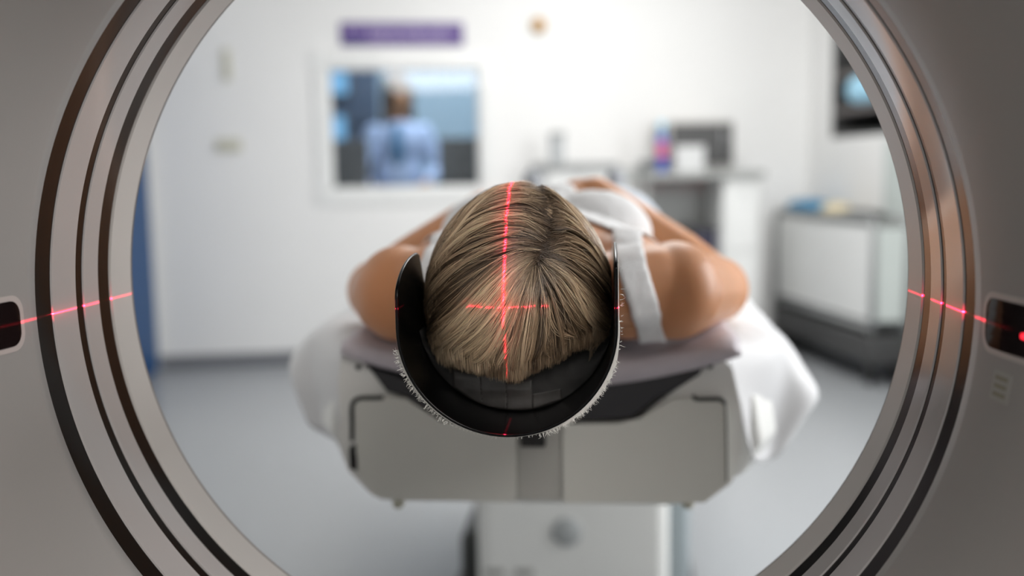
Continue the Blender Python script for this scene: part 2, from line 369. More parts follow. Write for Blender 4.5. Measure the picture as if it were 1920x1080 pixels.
# high counter along the back wall
ca, ctop = rat(1025, 318, 5.4); cb, _ = rat(1432, 330, 5.4); cmid, _ = rat(1150, 320, 5.4); cm2, _ = rat(1228, 320, 5.4); cm3, _ = rat(1356, 330, 5.4); ctop = 1.085
t = thing('work_counter', R(cb, 5.6, 0), 'high grey and white counter along the back wall with open knee space', 'counter')
obj('worktop', RB((cm2-.08, 5.36, ctop-.04), (cb, DB-.02, ctop)), M['mgrey'], t, bevel=.006)
obj('side_cabinet', RB((cm3, 5.40, .0), (cb-.02, DB-.02, ctop-.04)), M['white'], t, bevel=.006)
zc = rat(1390, 468, 5.4)[1]
dr = obj('drawer', RB((cm3+.02, 5.385, zc), (cb-.04, 5.40, ctop-.07)), M['white'], t, bevel=.004)
obj('handle', tube(bmesh.new(), [R(cm3+.1, 5.37, ctop-.12), R(cb-.12, 5.37, ctop-.12)], .006), M['steel'], dr, True)
do = obj('cabinet_door', RB((cm3+.02, 5.385, .05), (cb-.04, 5.40, zc-.02)), M['white'], t, bevel=.004)
obj('handle', tube(bmesh.new(), [R(cm3+.05, 5.37, zc-.12), R(cm3+.05, 5.37, zc-.26)], .006), M['steel'], do, True)
obj('modesty_panel', RB((cm2-.04, 5.75, .05), (cm3, 5.78, ctop-.04)), M['mgrey'], t)
obj('side_panel', RB((cm2-.06, 5.40, 0), (cm2-.03, DB-.02, ctop-.04)), M['mgrey'], t)
# lower cabinet to its side
ls, lz = rat(1025, 306, 5.4)
t = thing('side_cupboard', R((ca+cm2)/2, 5.6, 0), 'white cupboard with grey top and end block, beside the high counter', 'cupboard')
obj('carcass', RB((ca, 5.45, .04), (cmid, DB-.02, lz-.03)), M['white'], t, bevel=.005)
obj('cupboard_top', RB((ca-.02, 5.40, lz-.03), (cmid+.03, DB-.02, lz)), M['grey'], t, bevel=.004)
for k in range(2):
    x0 = ca+.01+(cmid-ca)/2*k; x1 = x0+(cmid-ca)/2-.02
    q = obj('cupboard_door', RB((x0, 5.435, .08), (x1, 5.45, lz-.05)), M['white'], t, bevel=.004)
    obj('handle', tube(bmesh.new(), [R(x1-.05, 5.42, lz-.2), R(x1-.05, 5.42, lz-.34)], .006), M['steel'], q, True)
obj('end_block', RB((cmid+.03, 5.45, 0), (cm2-.065, DB-.02, lz-.03)), M['mgrey'], t, bevel=.005)
# things on them
a, z1 = rat(1034, 248, 5.55); b, _ = rat(1056, 248, 5.55)
t = thing('sharps_box', R((a+b)/2, 5.55, lz), 'small upright grey box standing on the white cupboard', 'box')
obj('body', RB((a, 5.5, lz), (b, 5.62, z1-.03)), mat('pale_grey_box', (.42, .44, .45), .5), t, bevel=.006); obj('lid', RB((a-.004, 5.496, z1-.03), (b+.004, 5.624, z1)), M['grey'], t, bevel=.004)
a, z1 = rat(1254, 226, 5.5); b, _ = rat(1376, 226, 5.5)
t = thing('microwave', R((a+b)/2, 5.6, ctop), 'boxy grey appliance with dark front on the high counter', 'appliance')
obj('casing', RB((a, 5.5, ctop+.01), (b, 5.82, z1)), mat('appliance_case', (.45, .44, .42), .5), t, bevel=.01)
q = obj('front_door', RB((a+.012, 5.485, ctop+.035), (b-.05, 5.5, z1-.02)), M['dgrey'], t, bevel=.005)
obj('handle', tube(bmesh.new(), [R(b-.075, 5.47, ctop+.07), R(b-.075, 5.47, z1-.05)], .006), M['steel'], q, True)
obj('control_panel', RB((b-.045, 5.488, ctop+.035), (b-.008, 5.5, z1-.02)), M['dgrey'], t, bevel=.002)
for k in range(4): obj('foot', RB((a+.03 if k % 2 else b-.05, 5.53 if k < 2 else 5.78, ctop), (a+.05 if k % 2 else b-.03, 5.55 if k < 2 else 5.80, ctop+.012)), M['rubber'], t)
a, z1 = rat(1266, 274, 5.42); b, _ = rat(1318, 274, 5.42)
t = thing('tissue_box', R((a+b)/2, 5.42, ctop), 'white carton standing before the dark-fronted appliance', 'carton')
obj('carton', RB((a, 5.385, ctop), (b, 5.46, z1)), M['paper'], t, bevel=.004); obj('slot', RB((a+.04, 5.41, z1-.002), (b-.04, 5.435, z1+.001)), M['grey'], t)
r_, z1 = rat(1241, 228, 5.42); z0 = ctop; h = z1-z0
t = thing('spray_bottle', R(r_, 5.42, z0), 'blue bottle with a red and white label on the counter', 'bottle')
o3 = R(r_, 5.42, z0)
obj('body', lathe(bmesh.new(), [(.027, 0), (.029, .005), (.029, h*.62), (.02, h*.72), (.012, h*.76)], o3), M['bblue'], t, True)
obj('label', lathe(bmesh.new(), [(.0295, h*.28), (.0297, h*.3), (.0297, h*.56), (.0295, h*.58)], o3), M['red'], t, True)
obj('nozzle', lathe(bmesh.new(), [(.011, h*.75), (.011, h*.84), (.02, h*.85), (.021, h*.97), (.012, h)], o3), M['lblue'], t, True)
r_, z1 = rat(1218, 300, 5.40); t = thing('steel_bowl', R(r_, 5.45, ctop), 'shiny round steel bowl beside the blue bottle', 'bowl')
obj('bowl', lathe(bmesh.new(), [(.02, 0), (.035, .004), (.055, .03), (.065, .06), (.067, .062), (.062, .058), (.05, .03), (.03, .01)], R(r_-.0, 5.43, ctop)), M['steel'], t, True)
a, z1 = rat(1302, 422, 5.6); b, z0 = rat(1350, 455, 5.6)
t = thing('storage_bin', R((a+b)/2, 5.62, 0), 'dark navy bin in the knee space under the counter', 'bin')
obj('bin_body', RB((a-.05, 5.5, 0), (b-.02, 5.74, z1-.02)), M['navy'], t, bevel=.02); obj('rim', RB((a-.055, 5.495, z1-.03), (b-.015, 5.742, z1)), M['dgrey'], t, bevel=.006)

# white panelled trolley standing along the right wall
tr = 2.50; d1 = min(rw(1442, 450, tr)[0], 5.80); d0 = rw(1640, 450, tr)[0]; tz = rw(1540, 402, tr)[1]; bz = .30
t = thing('linen_trolley', R(tr+.13, (d0+d1)/2, 0), 'white panelled trolley in a grey tube frame along the right wall', 'trolley')
for rr_ in (tr, tr+.175):
    bm = bmesh.new(); c_ = .05
    pts = [R(rr_, d0, bz-.02), R(rr_, d0, tz-c_), R(rr_, d0+.015, tz-.012), R(rr_, d0+c_, tz), R(rr_, d1-c_, tz), R(rr_, d1-.015, tz-.012), R(rr_, d1, tz-c_), R(rr_, d1, bz-.02)]
    tube(bm, pts, .017); tube(bm, [R(rr_, d0, bz), R(rr_, d1, bz)], .015); obj('frame_tube', bm, M['grey'], t, True)
obj('side_panel', RB((tr-.004, d0+.03, bz+.03), (tr+.004, d1-.03, tz-.04)), M['white'], t)
obj('side_panel', RB((tr+.171, d0+.03, bz+.03), (tr+.179, d1-.03, tz-.04)), M['white'], t)
obj('end_panel', RB((tr+.012, d0-.004, bz+.03), (tr+.163, d0+.004, tz-.04)), mat('pale_end_panel', (.56, .60, .58), .5), t)
obj('tray', RB((tr+.005, d0+.02, tz-.03), (tr+.17, d1-.02, tz-.015)), M['mgrey'], t); obj('bottom_shelf', RB((tr+.005, d0+.02, bz), (tr+.17, d1-.02, bz+.02)), M['dgrey'], t)
obj('chassis', RB((tr-.02, d0-.01, .11), (tr+.19, d1+.01, .26)), M['dgrey'], t, bevel=.015)
for x in (tr+.02, tr+.15):
    for y in (d0+.06, d1-.06):
        bm = lathe(bmesh.new(), [(.045, -.012), (.055, -.008), (.055, .008), (.045, .012)]); bmesh.ops.transform(bm, matrix=Matrix.Translation(R(x, y, .055)) @ RM @ Matrix.Rotation(math.pi/2, 4, 'Y'), verts=bm.verts)
        obj('caster', bm, M['rubber'], t, True)
def cloth_pile(name, px0, px1, h, m, label, cat):
    ya = rw(px1, 400, tr+.06)[0]; yb = min(rw(px0, 400, tr+.06)[0], 5.76); bm = bmesh.new(); bmesh.ops.create_icosphere(bm, subdivisions=3, radius=1)
    for v in bm.verts:
        k = 1+.12*noise.noise(v.co*2.2)
        v.co = Vector((math.copysign(abs(v.co.x)**.7, v.co.x)*.078*k, math.copysign(abs(v.co.y)**.6, v.co.y)*(yb-ya)/2*k, max(v.co.z, -.55)*h*.65*k))
    z_ = min(v.co.z for v in bm.verts)
    bmesh.ops.transform(bm, matrix=RM @ Matrix.Translation((tr+.088, (ya+yb)/2, tz-.014-z_)), verts=bm.verts)
    tag(obj(name, bm, m, None, True), label, cat)
cloth_pile('cloth', 1466, 1540, .085, M['cyan'], 'folded turquoise blue cloth on top of the trolley', 'cloth')
cloth_pile('pouch', 1546, 1572, .075, M['yellow'], 'small cream pouch beside the turquoise cloth', 'pouch')
cloth_pile('cable_bundle', 1580, 1636, .05, M['dgrey'], 'dark flat bundle at the trolley\'s near end', 'bundle')
# low pale locker block on the right wall
da = rw(1655, 500, RR-.02)[0]
struct(obj('wall_panel', RB((RR-.03, da-1.3, .15), (RR, da, rw(1650, 262, RR)[1])), mat('pale_green_panel', (.52, .57, .55), .5), bevel=.004))

# ------------------------------------------------------------------ the scanner ring
g = thing('ct_scanner', (0, .7, 0), 'large off-white ring scanner with black banded bore around the head', 'scanner')
def funnel(y): return .3502+.21*max(0, (.727-y)/.33)**2.3
front = [(y, funnel(y)) for y in (.727, .715, .70, .685, .67, .65, .63, .605, .58, .55, .52, .49, .46, .43, .40)]+[(.383, .59), (.373, .64), (.372, .72), (.385, .82), (.42, .89), (.48, .93), (.56, .945)]
back = [(.84, .945), (.92, .93), (.98, .89), (1.01, .82), (1.01, .70), (1.0, .60), (.985, .52), (.955, .45), (.925, .40), (.905, .368), (.893, .354), (.889, .3512)]
obj('front_cover', ring_y(front+[(.60, .93), (.727, .93)], n=200), M['gantry'], g, True)
obj('back_cover', ring_y(back+[(.889, .36), (.80, .93)], n=200), M['gantry'], g, True)
def band(y0, y1, m, name, dr=0, rd=.0012):
    r0 = .35+dr; e = rd
    return sharp(obj(name, ring_y([(y0, r0+.012), (y0, r0+e), (y0+e*.6, r0), (y1-e*.6, r0), (y1, r0+e), (y1, r0+.012)], n=256), m, g, True))
band(.844, .886, M['rim'], 'bore_rim', 0, .004)
band(.8235, .8445, M['black_band'], 'black_band', .0012)
band(.7985, .824, M['gloss'], 'gloss_band')
band(.7865, .799, M['black_band'], 'black_band', .0012)
band(.750, .787, M['gloss'], 'gloss_band')
band(.728, .7505, M['black_band'], 'black_band', .0012)
obj('plinth', B((-.62, .48, 0), (.62, .92, .12)), M['gantry'], g, bevel=.02)
def rrect(w_, h_, r, n=6):
    return [(cx+r*math.cos(a), cy+r*math.sin(a)) for cx, cy, a0 in ((w_/2-r, h_/2-r, 0), (-w_/2+r, h_/2-r, 90), (-w_/2+r, -h_/2+r, 180), (w_/2-r, -h_/2+r, 270)) for a in [math.radians(a0+90*k/n) for k in range(n+1)]]
def laser_window(s):
    c = Vector((s*.3525, .655, .993)); 
    def pl(w_, h_, r, d0, d1, yoff=0, zoff=0):
        bm = bmesh.new(); nx, nz = 28, 4; G_ = []
        for dd_ in (d0, d1):
            rows = []
            for i in range(nx+1):
                u = -math.cos(math.pi*i/nx)*w_/2; k = max(0, abs(u)-(w_/2-r)); hh = h_/2-r+math.sqrt(max(r*r-k*k, 0)); row = []
                for j in range(nz+1):
                    z_ = -hh+2*hh*j/nz; y = c.y+yoff+u; zz = c.z+zoff+z_
                    row.append(bm.verts.new((s*(math.sqrt(max(funnel(y)**2-(zz-1)**2, 0))-dd_), y, zz)))
                rows.append(row)
            G_.append(rows)
        a_, b_ = G_
        for i in range(nx):
            for j in range(nz):
                bm.faces.new((a_[i][j], a_[i+1][j], a_[i+1][j+1], a_[i][j+1])); bm.faces.new((b_[i][j], b_[i][j+1], b_[i+1][j+1], b_[i+1][j]))
            for j in (0, nz): bm.faces.new((a_[i][j], a_[i+1][j], b_[i+1][j], b_[i][j]))
        for i in (0, nx):
            for j in range(nz): bm.faces.new((a_[i][j], a_[i][j+1], b_[i][j+1], b_[i][j]))
        return bm
    wnd = obj('laser_window_surround', pl(.110, .042, .014, -.004, .0004), mat('window_surround', (.42, .37, .35), .4), g)
    obj('laser_window', pl(.100, .034, .011, -.003, .0009), M['dark_glass'], wnd)
    obj('laser_aperture', pl(.030, .0035, .001, 0, .0014, -.012 if s > 0 else .0, -.003), M['laser_em'], wnd)
    ly = .02 if s > 0 else -.008
    lb = obj('warning_label', pl(.022, .020, .001, -.003, .0004, ly, -.040), mat('label_white', (.30, .29, .27), .5), g)
    for k in range(3): obj('print_line', pl(.015, .0028, .0004, 0, .0007, ly, -.0345-k*.0055), mat('label_print', (.20, .19, .14), .5), lb)
laser_window(-1); laser_window(1)
# laser fans (real lights, masked to a thin plane by the optics)
def laser(name, loc, direction, normal, cone, power, w_=.0017):
    l = bpy.data.lights.new(name, 'SPOT'); l.energy = power; l.color = (1, .01, .05); l.spot_size = math.radians(cone); l.spot_blend = .25; l.shadow_soft_size = 0
    o = bpy.data.objects.new(name, l); C.objects.link(o)
    z_ = -Vector(direction).normalized(); x_ = Vector(normal).normalized(); y_ = z_.cross(x_).normalized(); x_ = y_.cross(z_)
    o.matrix_world = Matrix.Translation(loc) @ Matrix((x_, y_, z_)).transposed().to_4x4()
    l.use_nodes = True; nt = l.node_tree; em = [n for n in nt.nodes if n.type == 'EMISSION'][0]
    tc = nt.nodes.new('ShaderNodeTexCoord'); sp = nt.nodes.new('ShaderNodeSeparateXYZ'); nt.links.new(tc.outputs['Normal'], sp.inputs[0])
    def mth(op, a=None, b=None, v=None):
        n = nt.nodes.new('ShaderNodeMath'); n.operation = op
        if a is not None: nt.links.new(a, n.inputs[0])
        if b is not None: nt.links.new(b, n.inputs[1])
        if v is not None: n.inputs[1].default_value = v
        return n.outputs[0]
    q = mth('DIVIDE', sp.outputs[0], sp.outputs[2])
    def gauss(wd, k): return mth('MULTIPLY', mth('EXPONENT', mth('MULTIPLY', mth('MULTIPLY', mth('DIVIDE', q, v=wd), mth('DIVIDE', q, v=wd)), v=-1.0)), v=k)
    nt.links.new(mth('ADD', gauss(w_, 1), gauss(w_*14, .012)), em.inputs['Strength'])
    return o
LZ = .9925
laser('sagittal_laser', (.0085, .53, 1.36), (0, .88, -1), (1, 0, 0), 42, 290, .0017)
laser('coronal_laser_right', (.340, .700, LZ), (-1, .22, 0), (0, 0, 1), 31, 120, .0014)
laser('coronal_laser_left', (-.340, .700, LZ), (1, .22, 0), (0, 0, 1), 31, 120, .0014)
for s_ in (-1, 1): laser('coronal_laser_wall_fan', (s_*.336, .668, LZ), (s_*.05, 1, 0), (0, 0, 1), 18, 90, .0042)


# ------------------------------------------------------------------ the patient table
TX, TY = .006, 1.2
tb = thing('patient_table', (TX, 2.3, 0), 'white motorised patient table on a pedestal, pointing into the bore', 'table')
def PZ(pts, Y): return PX(pts, Y)
left = PZ([(666, 752), (672, 747), (728, 742), (762, 748), (790, 768), (830, 792), (968, 796), (968, 938), (962, 941), (760, 939), (712, 936), (690, 915), (668, 885)], TY)
obj('end_panel', prism(left, TY, TY+.05), M['table'], tb, bevel=.004, seg=3)
right = PZ([(1055, 796), (1162, 794), (1200, 785), (1240, 760), (1262, 748), (1310, 745), (1352, 752), (1364, 764), (1366, 905), (1340, 925), (1322, 943), (1060, 943), (1055, 938)], TY)
obj('end_panel', prism(right, TY, TY+.05), M['table'], tb, bevel=.004, seg=3)
body = PZ([(634, 720), (640, 665), (655, 652), (672, 668), (690, 692), (745, 735), (790, 770), (860, 792), (1162, 790), (1205, 776), (1255, 740), (1318, 694), (1336, 676), (1352, 668), (1372, 690), (1388, 760), (1392, 840), (1372, 905), (1330, 936), (700, 930), (655, 885), (640, 850)], TY+.012)
obj('end_frame', prism(body, TY+.012, TY+.10), M['table2'], tb, bevel=.006, seg=3)
slot = PZ([(968, 798), (1054, 798), (1054, 937), (968, 937)], TY+.009)
obj('centre_recess', prism(slot, TY+.009, TY+.02), mat('recess_plastic', (.47, .47, .44), .5), tb)
obj('release_catch', prism(PZ([(976, 812), (1022, 812), (1022, 839), (976, 839)], TY+.002), TY+.002, TY+.02), M['rubber'], tb, bevel=.002)
def gasket(pts, r, name='gasket'):
    return obj(name, tube(bmesh.new(), sm([at(x, y, TY-.001) for x, y in pts], 4), r), M['rubber'], tb, True)
gasket([(719, 745), (705, 746), (680, 746), (666, 750), (660, 762), (660, 790), (660, 826)], .0028)
obj('gasket', prism(PZ([(655, 840), (664, 838), (669, 858), (670, 882), (656, 878)], TY-.001), TY-.002, TY+.014), M['rubber'], tb)
gasket([(1300, 741), (1306, 748), (1335, 748), (1352, 749), (1360, 757)], .0026)
gasket([(1361, 757), (1362, 790), (1363, 850), (1363, 903)], .0009)
for q in ((664, 654) if False else (672, 688), (1331, 686)):
    p = at(*q, TY+.011); bm = lathe(bmesh.new(), [(.0035, 0), (.0035, .002)]); bmesh.ops.transform(bm, matrix=Matrix.Translation(p) @ Matrix.Rotation(math.pi/2, 4, 'X'), verts=bm.verts); obj('fixing_bolt', bm, M['rubber'], tb)
# dark cradle, white table body behind, mattress
cr = PZ([(690, 688), (720, 698), (765, 712), (1150, 712), (1235, 706), (1319, 686), (1312, 703), (1256, 738), (1236, 746), (1190, 783), (1160, 788), (860, 790), (795, 766), (762, 745), (725, 735)], TY+.006)
obj('cradle', prism(cr, TY+.006, 3.15), M['cradle'], tb, bevel=.003)
def hull_section(y, k):
    return [Vector((TX+x*k, y, z)) for x, z in ((-.255, .868), (-.325, .80), (-.332, .75), (-.30, .70), (-.21, .655), (.21, .655), (.30, .70), (.325, .74), (.315, .80), (.255, .868))]
bm = bmesh.new(); rows = []
for y, k in ((1.295, .80), (1.30, .88), (1.36, .97), (1.45, 1), (3.1, 1), (3.2, .92)):
    rows.append([bm.verts.new(v) for v in hull_section(y, k)])
for A_, B_ in zip(rows, rows[1:]):
    for i in range(len(A_)-1): bm.faces.new((A_[i], A_[i+1], B_[i+1], B_[i]))
bm.faces.new(rows[0]); bm.faces.new(rows[-1])
o = obj('table_hull', bm, M['table2'], tb, bevel=.02, seg=4)
for x in (747, 1290): 
    p = at(x, 944, 1.24); obj('foot_stud', lathe(bmesh.new(), [(.006, -.005), (.008, 0), (.008, .006)], p), M['beige'], tb, True)
# pedestal with round badge
p0 = at(892, 950, 2.3); p1 = at(1255, 950, 2.3)
obj('pedestal', B((p0.x, 2.3, .02), (p1.x, 3.0, .66)), M['table2'], tb, bevel=.03, seg=4)
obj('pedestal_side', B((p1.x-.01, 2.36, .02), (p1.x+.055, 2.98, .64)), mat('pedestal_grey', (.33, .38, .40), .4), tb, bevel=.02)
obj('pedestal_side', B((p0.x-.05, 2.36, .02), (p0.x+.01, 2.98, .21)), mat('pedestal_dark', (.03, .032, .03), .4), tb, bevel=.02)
obj('pedestal_base', B((p0.x-.08, 2.25, 0), (p1.x+.08, 3.1, .05)), M['dgrey'], tb, bevel=.015)
obj('under_rail', B((p0.x-.14, 2.2, .60), (p0.x-.01, 2.9, .66)), M['dgrey'], tb, bevel=.008)
p = at(1063, 997, 2.3); bm = lathe(bmesh.new(), [(.036, 0), (.036, .003), (.033, .005)]); bmesh.ops.transform(bm, matrix=Matrix.Translation((p.x, 2.3, p.z)) @ Matrix.Rotation(math.pi/2, 4, 'X'), verts=bm.verts)
obj('badge', bm, mat('badge_grey', (.42, .44, .44), .4), tb, True)
for x0, x1 in ((910, 945), (966, 1000)):
    a = at(x0, 1066, 2.3); b = at(x1, 1078, 2.3); obj('badge', B((a.x, 2.297, b.z), (b.x, 2.301, a.z)), mat('badge_print', (.36, .36, .34), .5), tb)

# mattress (thing on the table)
def mz(x): return .875+.026*min(1, abs(x-TX)/.25)**2
bm = bmesh.new(); NX, NY = 40, 90; top = []; bot = []
for j in range(NY+1):
    y = 1.196+(3.05-1.196)*(j/NY)**1.5; rt, rb = [], []
    for i in range(NX+1):
        u = -1+2*i/NX; x = TX+.245*u; ed = max(0, abs(u)-.86)/.14
        front = max(0, 1-(y-1.196)/.02)
        z = mz(x)-.008*ed*ed-.010*front**2+.006*noise.noise(Vector((x*9+y*6, y*26-x*14, 0)))+.0035*abs(noise.noise(Vector((x*30+y*20, y*22, 4))))
        rt.append(bm.verts.new((x, y, z))); rb.append(bm.verts.new((x, y, mz(x)-.024-.016*(1-u*u))))
    top.append(rt); bot.append(rb)
for j in range(NY):
    for i in range(NX):
        bm.faces.new((top[j][i], top[j][i+1], top[j+1][i+1], top[j+1][i])); bm.faces.new((bot[j][i], bot[j+1][i], bot[j+1][i+1], bot[j][i+1]))
    bm.faces.new((top[j][0], top[j+1][0], bot[j+1][0], bot[j][0])); bm.faces.new((top[j][NX], bot[j][NX], bot[j+1][NX], top[j+1][NX]))
for i in range(NX):
    bm.faces.new((top[0][i], bot[0][i], bot[0][i+1], top[0][i+1])); bm.faces.new((top[NY][i], top[NY][i+1], bot[NY][i+1], bot[NY][i]))
tag(obj('mattress', bm, M['mattress'], None, True), 'thin grey-lilac mattress in a rumpled cover under the patient', 'mattress')

# paper sheets hanging over both sides of the table
def drape(secs, label):
    """secs: list of cross sections, each a list of points from the table edge down to the hem."""
    bm = bmesh.new(); n = 22; cols = []
    for s_ in secs:
        q = sm(s_, 8); L_ = [0]
        for a_, b_ in zip(q, q[1:]): L_.append(L_[-1]+(b_-a_).length)
        cols.append([Vector([np.interp(L_[-1]*i/n, L_, [p[k] for p in q]) for k in range(3)]) for i in range(n+1)])
    grid = []
    for i in range(n+1):
        row = sm([c[i] for c in cols], 7); grid.append(row)
    for i, row in enumerate(grid):
        for j, p in enumerate(row): row[j] = p+Vector((.004, 0, .004))*noise.noise(p*14)*min(1, i/5)
    V = [[bm.verts.new(p) for p in row] for row in grid]
    for i in range(n):
        for j in range(len(V[0])-1): bm.faces.new((V[i][j], V[i+1][j], V[i+1][j+1], V[i][j+1]))
    o = obj('paper_sheet', bm, M['sheet'], None, True); s = o.modifiers.new('t', 'SOLIDIFY'); s.thickness = .0012
    return tag(o, label, 'sheet', 'paper sheets on the patient table')
drape([[at(1290, 622, 1.30), at(1338, 634, 1.285), at(1360, 680, 1.27), at(1385, 755, 1.27), at(1402, 820, 1.28), at(1416, 862, 1.30)],
       [at(1300, 600, 1.36), at(1380, 612, 1.36), at(1448, 642, 1.36), at(1462, 705, 1.37), at(1448, 790, 1.38), at(1440, 866, 1.38)],
       [at(1300, 590, 1.47), at(1390, 590, 1.47), at(1470, 642, 1.47), at(1530, 722, 1.47), at(1508, 770, 1.46), at(1478, 810, 1.46)],
       [Vector((.20, 1.9, .90)), Vector((.27, 1.9, .90)), Vector((.33, 1.9, .88)), Vector((.36, 1.9, .82)), Vector((.362, 1.9, .76)), Vector((.358, 1.9, .72))],
       [Vector((.20, 3.0, .89)), Vector((.26, 3.0, .89)), Vector((.32, 3.0, .87)), Vector((.34, 3.0, .80)), Vector((.34, 3.0, .75)), Vector((.335, 3.0, .72))]],
      'white paper sheet hanging over the side by the strap-side elbow, jutting to a corner')
drape([[at(730, 628, 1.30), at(664, 640, 1.285), at(644, 668, 1.27), at(639, 720, 1.27), at(638, 770, 1.28), at(632, 818, 1.30)],
       [at(720, 610, 1.36), at(640, 612, 1.36), at(596, 640, 1.36), at(592, 710, 1.37), at(600, 770, 1.38), at(612, 818, 1.38)],
       [at(730, 600, 1.47), at(650, 588, 1.47), at(590, 618, 1.47), at(548, 670, 1.47), at(556, 710, 1.46), at(580, 770, 1.46)],
       [Vector((-.19, 1.9, .90)), Vector((-.27, 1.9, .90)), Vector((-.33, 1.9, .88)), Vector((-.355, 1.9, .83)), Vector((-.36, 1.9, .78)), Vector((-.357, 1.9, .74))],
       [Vector((-.19, 3.0, .89)), Vector((-.25, 3.0, .89)), Vector((-.31, 3.0, .87)), Vector((-.33, 3.0, .80)), Vector((-.33, 3.0, .76)), Vector((-.33, 3.0, .74))]],
      'grey-white paper sheet hanging over the side nearer the blue door')

# ------------------------------------------------------------------ headrest
HX, HR, HZ, HT = .0105, .0885, .9765, .0028     # centre, radius, centre height, shell thickness
hr = thing('headrest', (HX, .93, HZ-HR), 'black curved U-shaped headrest cradling the head', 'headrest')
def ztop(y, s):                                  # rim of the side wings along the shell
    k = np.clip((y-.775)/.085, 0, 1); k = math.sqrt(1-(1-k)**2)
    b = np.clip((y-.866)/.035, 0, 1); return (1.000+.030*k-.035*b*b*(3-2*b)) if s < 0 else (1.024+.014*k-.02*b)
bm = bmesh.new(); inn, out = [], []; ys = [.775+.30*(j/36)**1.3 for j in range(37)]
for y in ys:
    ri, ro = [], []
    for L_, rad in ((ri, HR-HT), (ro, HR)):
        for s in (-1,):
            zt_ = ztop(y, -1)
            for k in range(9): L_.append(bm.verts.new((HX-rad-(.0 if L_ is ri else 0), y, zt_+(HZ-zt_)*k/9)))
        for k in range(41):
            a = math.pi+math.pi*k/40; L_.append(bm.verts.new((HX+rad*math.cos(a), y, HZ+rad*math.sin(a))))
        zt_ = ztop(y, 1)
        for k in range(8, -1, -1): L_.append(bm.verts.new((HX+rad, y, zt_+(HZ-zt_)*k/9)))
    inn.append(ri); out.append(ro)
n = len(inn[0])
for j in range(len(ys)-1):
    for i in range(n-1):
        bm.faces.new((inn[j][i], inn[j+1][i], inn[j+1][i+1], inn[j][i+1])); bm.faces.new((out[j][i], out[j][i+1], out[j+1][i+1], out[j+1][i]))
    bm.faces.new((inn[j][0], out[j][0], out[j+1][0], inn[j+1][0])); bm.faces.new((inn[j][n-1], inn[j+1][n-1], out[j+1][n-1], out[j][n-1]))
for j, f in ((0, 1), (len(ys)-1, -1)):
    for i in range(n-1): bm.faces.new((inn[j][i], inn[j][i+1], out[j][i+1], out[j][i]))
obj('shell', bm, M['shell'], hr, bevel=.0009, seg=2)
# pad filling the bottom of the shell, its front face visible under the hair
PR = HR-HT-.0004; bm = bmesh.new(); rows = []
chord = .948
for y, sh in ((.853, .004), (.8505, .0), (.862, .0), (1.06, .0)):
    pass
def pad_pt(u, v, y):                             # u across, v 0 bottom .. 1 top
    x = u*PR; zb_ = HZ-math.sqrt(max(PR*PR-x*x, 1e-9)); zt_ = .953-.010*math.cos(u*math.pi/2); zt_ = max(zt_, zb_+.0005)
    return Vector((HX+x, y, zb_+(zt_-zb_)*v))
NU, NV = 60, 24; fr = []
for j in range(NV+1):
    row = []
    for i in range(NU+1):
        u = -.985+1.97*i/NU; v = j/NV; p = pad_pt(u, v, .853+.012*v*v)
        p.y += .0016*noise.noise(p*60)+.0012*noise.noise(Vector((p.x*25, p.z*160, 2)))-(.003*math.sin(math.pi*v))
        row.append(bm.verts.new(p))
    fr.append(row)
bk = [[bm.verts.new(pad_pt(-.985+1.97*i/NU, j/NV, 1.06)) for i in range(NU+1)] for j in (0, NV)]
for j in range(NV):
    for i in range(NU): bm.faces.new((fr[j][i], fr[j][i+1], fr[j+1][i+1], fr[j+1][i]))
for i in range(NU):
    bm.faces.new((fr[NV][i], fr[NV][i+1], bk[1][i+1], bk[1][i])); bm.faces.new((fr[0][i+1], fr[0][i], bk[0][i], bk[0][i+1])); bm.faces.new((bk[0][i], bk[0][i+1], bk[1][i+1], bk[1][i]))
obj('pad', bm, M['pad'], hr, True)
def tape(pts):
    bm = bmesh.new(); nx, nz = 12, 10; q = [at(x, y, .852) for x, y in pts]; V = []
    for j in range(nz+1):
        row = []
        for i in range(nx+1):
            a_ = q[0].lerp(q[1], i/nx); b_ = q[3].lerp(q[2], i/nx); p = a_.lerp(b_, j/nz)
            zb_ = HZ-math.sqrt(max(PR*PR-(p.x-HX)**2, 1e-9)); v_ = np.clip((p.z-zb_)/(.945-zb_), 0, 1); p.z = max(p.z, zb_+.001)
            p.y = .853+.012*v_*v_-.003*math.sin(math.pi*v_)-.0017+.0012*noise.noise(Vector((p.x*30, p.z*120, 5))); row.append(bm.verts.new(p))
        V.append(row)
    for j in range(nz):
        for i in range(nx): bm.faces.new((V[j][i], V[j][i+1], V[j+1][i+1], V[j+1][i]))
    o = obj('tape_piece', bm, M['tape'], hr, True); s = o.modifiers.new('t', 'SOLIDIFY'); s.thickness = .0003
tape([(850, 694), (902, 700), (906, 766), (852, 724)]); tape([(899, 700), (951, 702), (951, 769), (904, 766)])
tape([(948, 718), (998, 708), (998, 768), (950, 769)]); tape([(998, 738), (1052, 728), (1053, 748), (999, 766)])
obj('support_arm', B((HX-.06, .95, .862), (HX+.06, 1.3, HZ-HR)), M['cradle'], hr, bevel=.004)
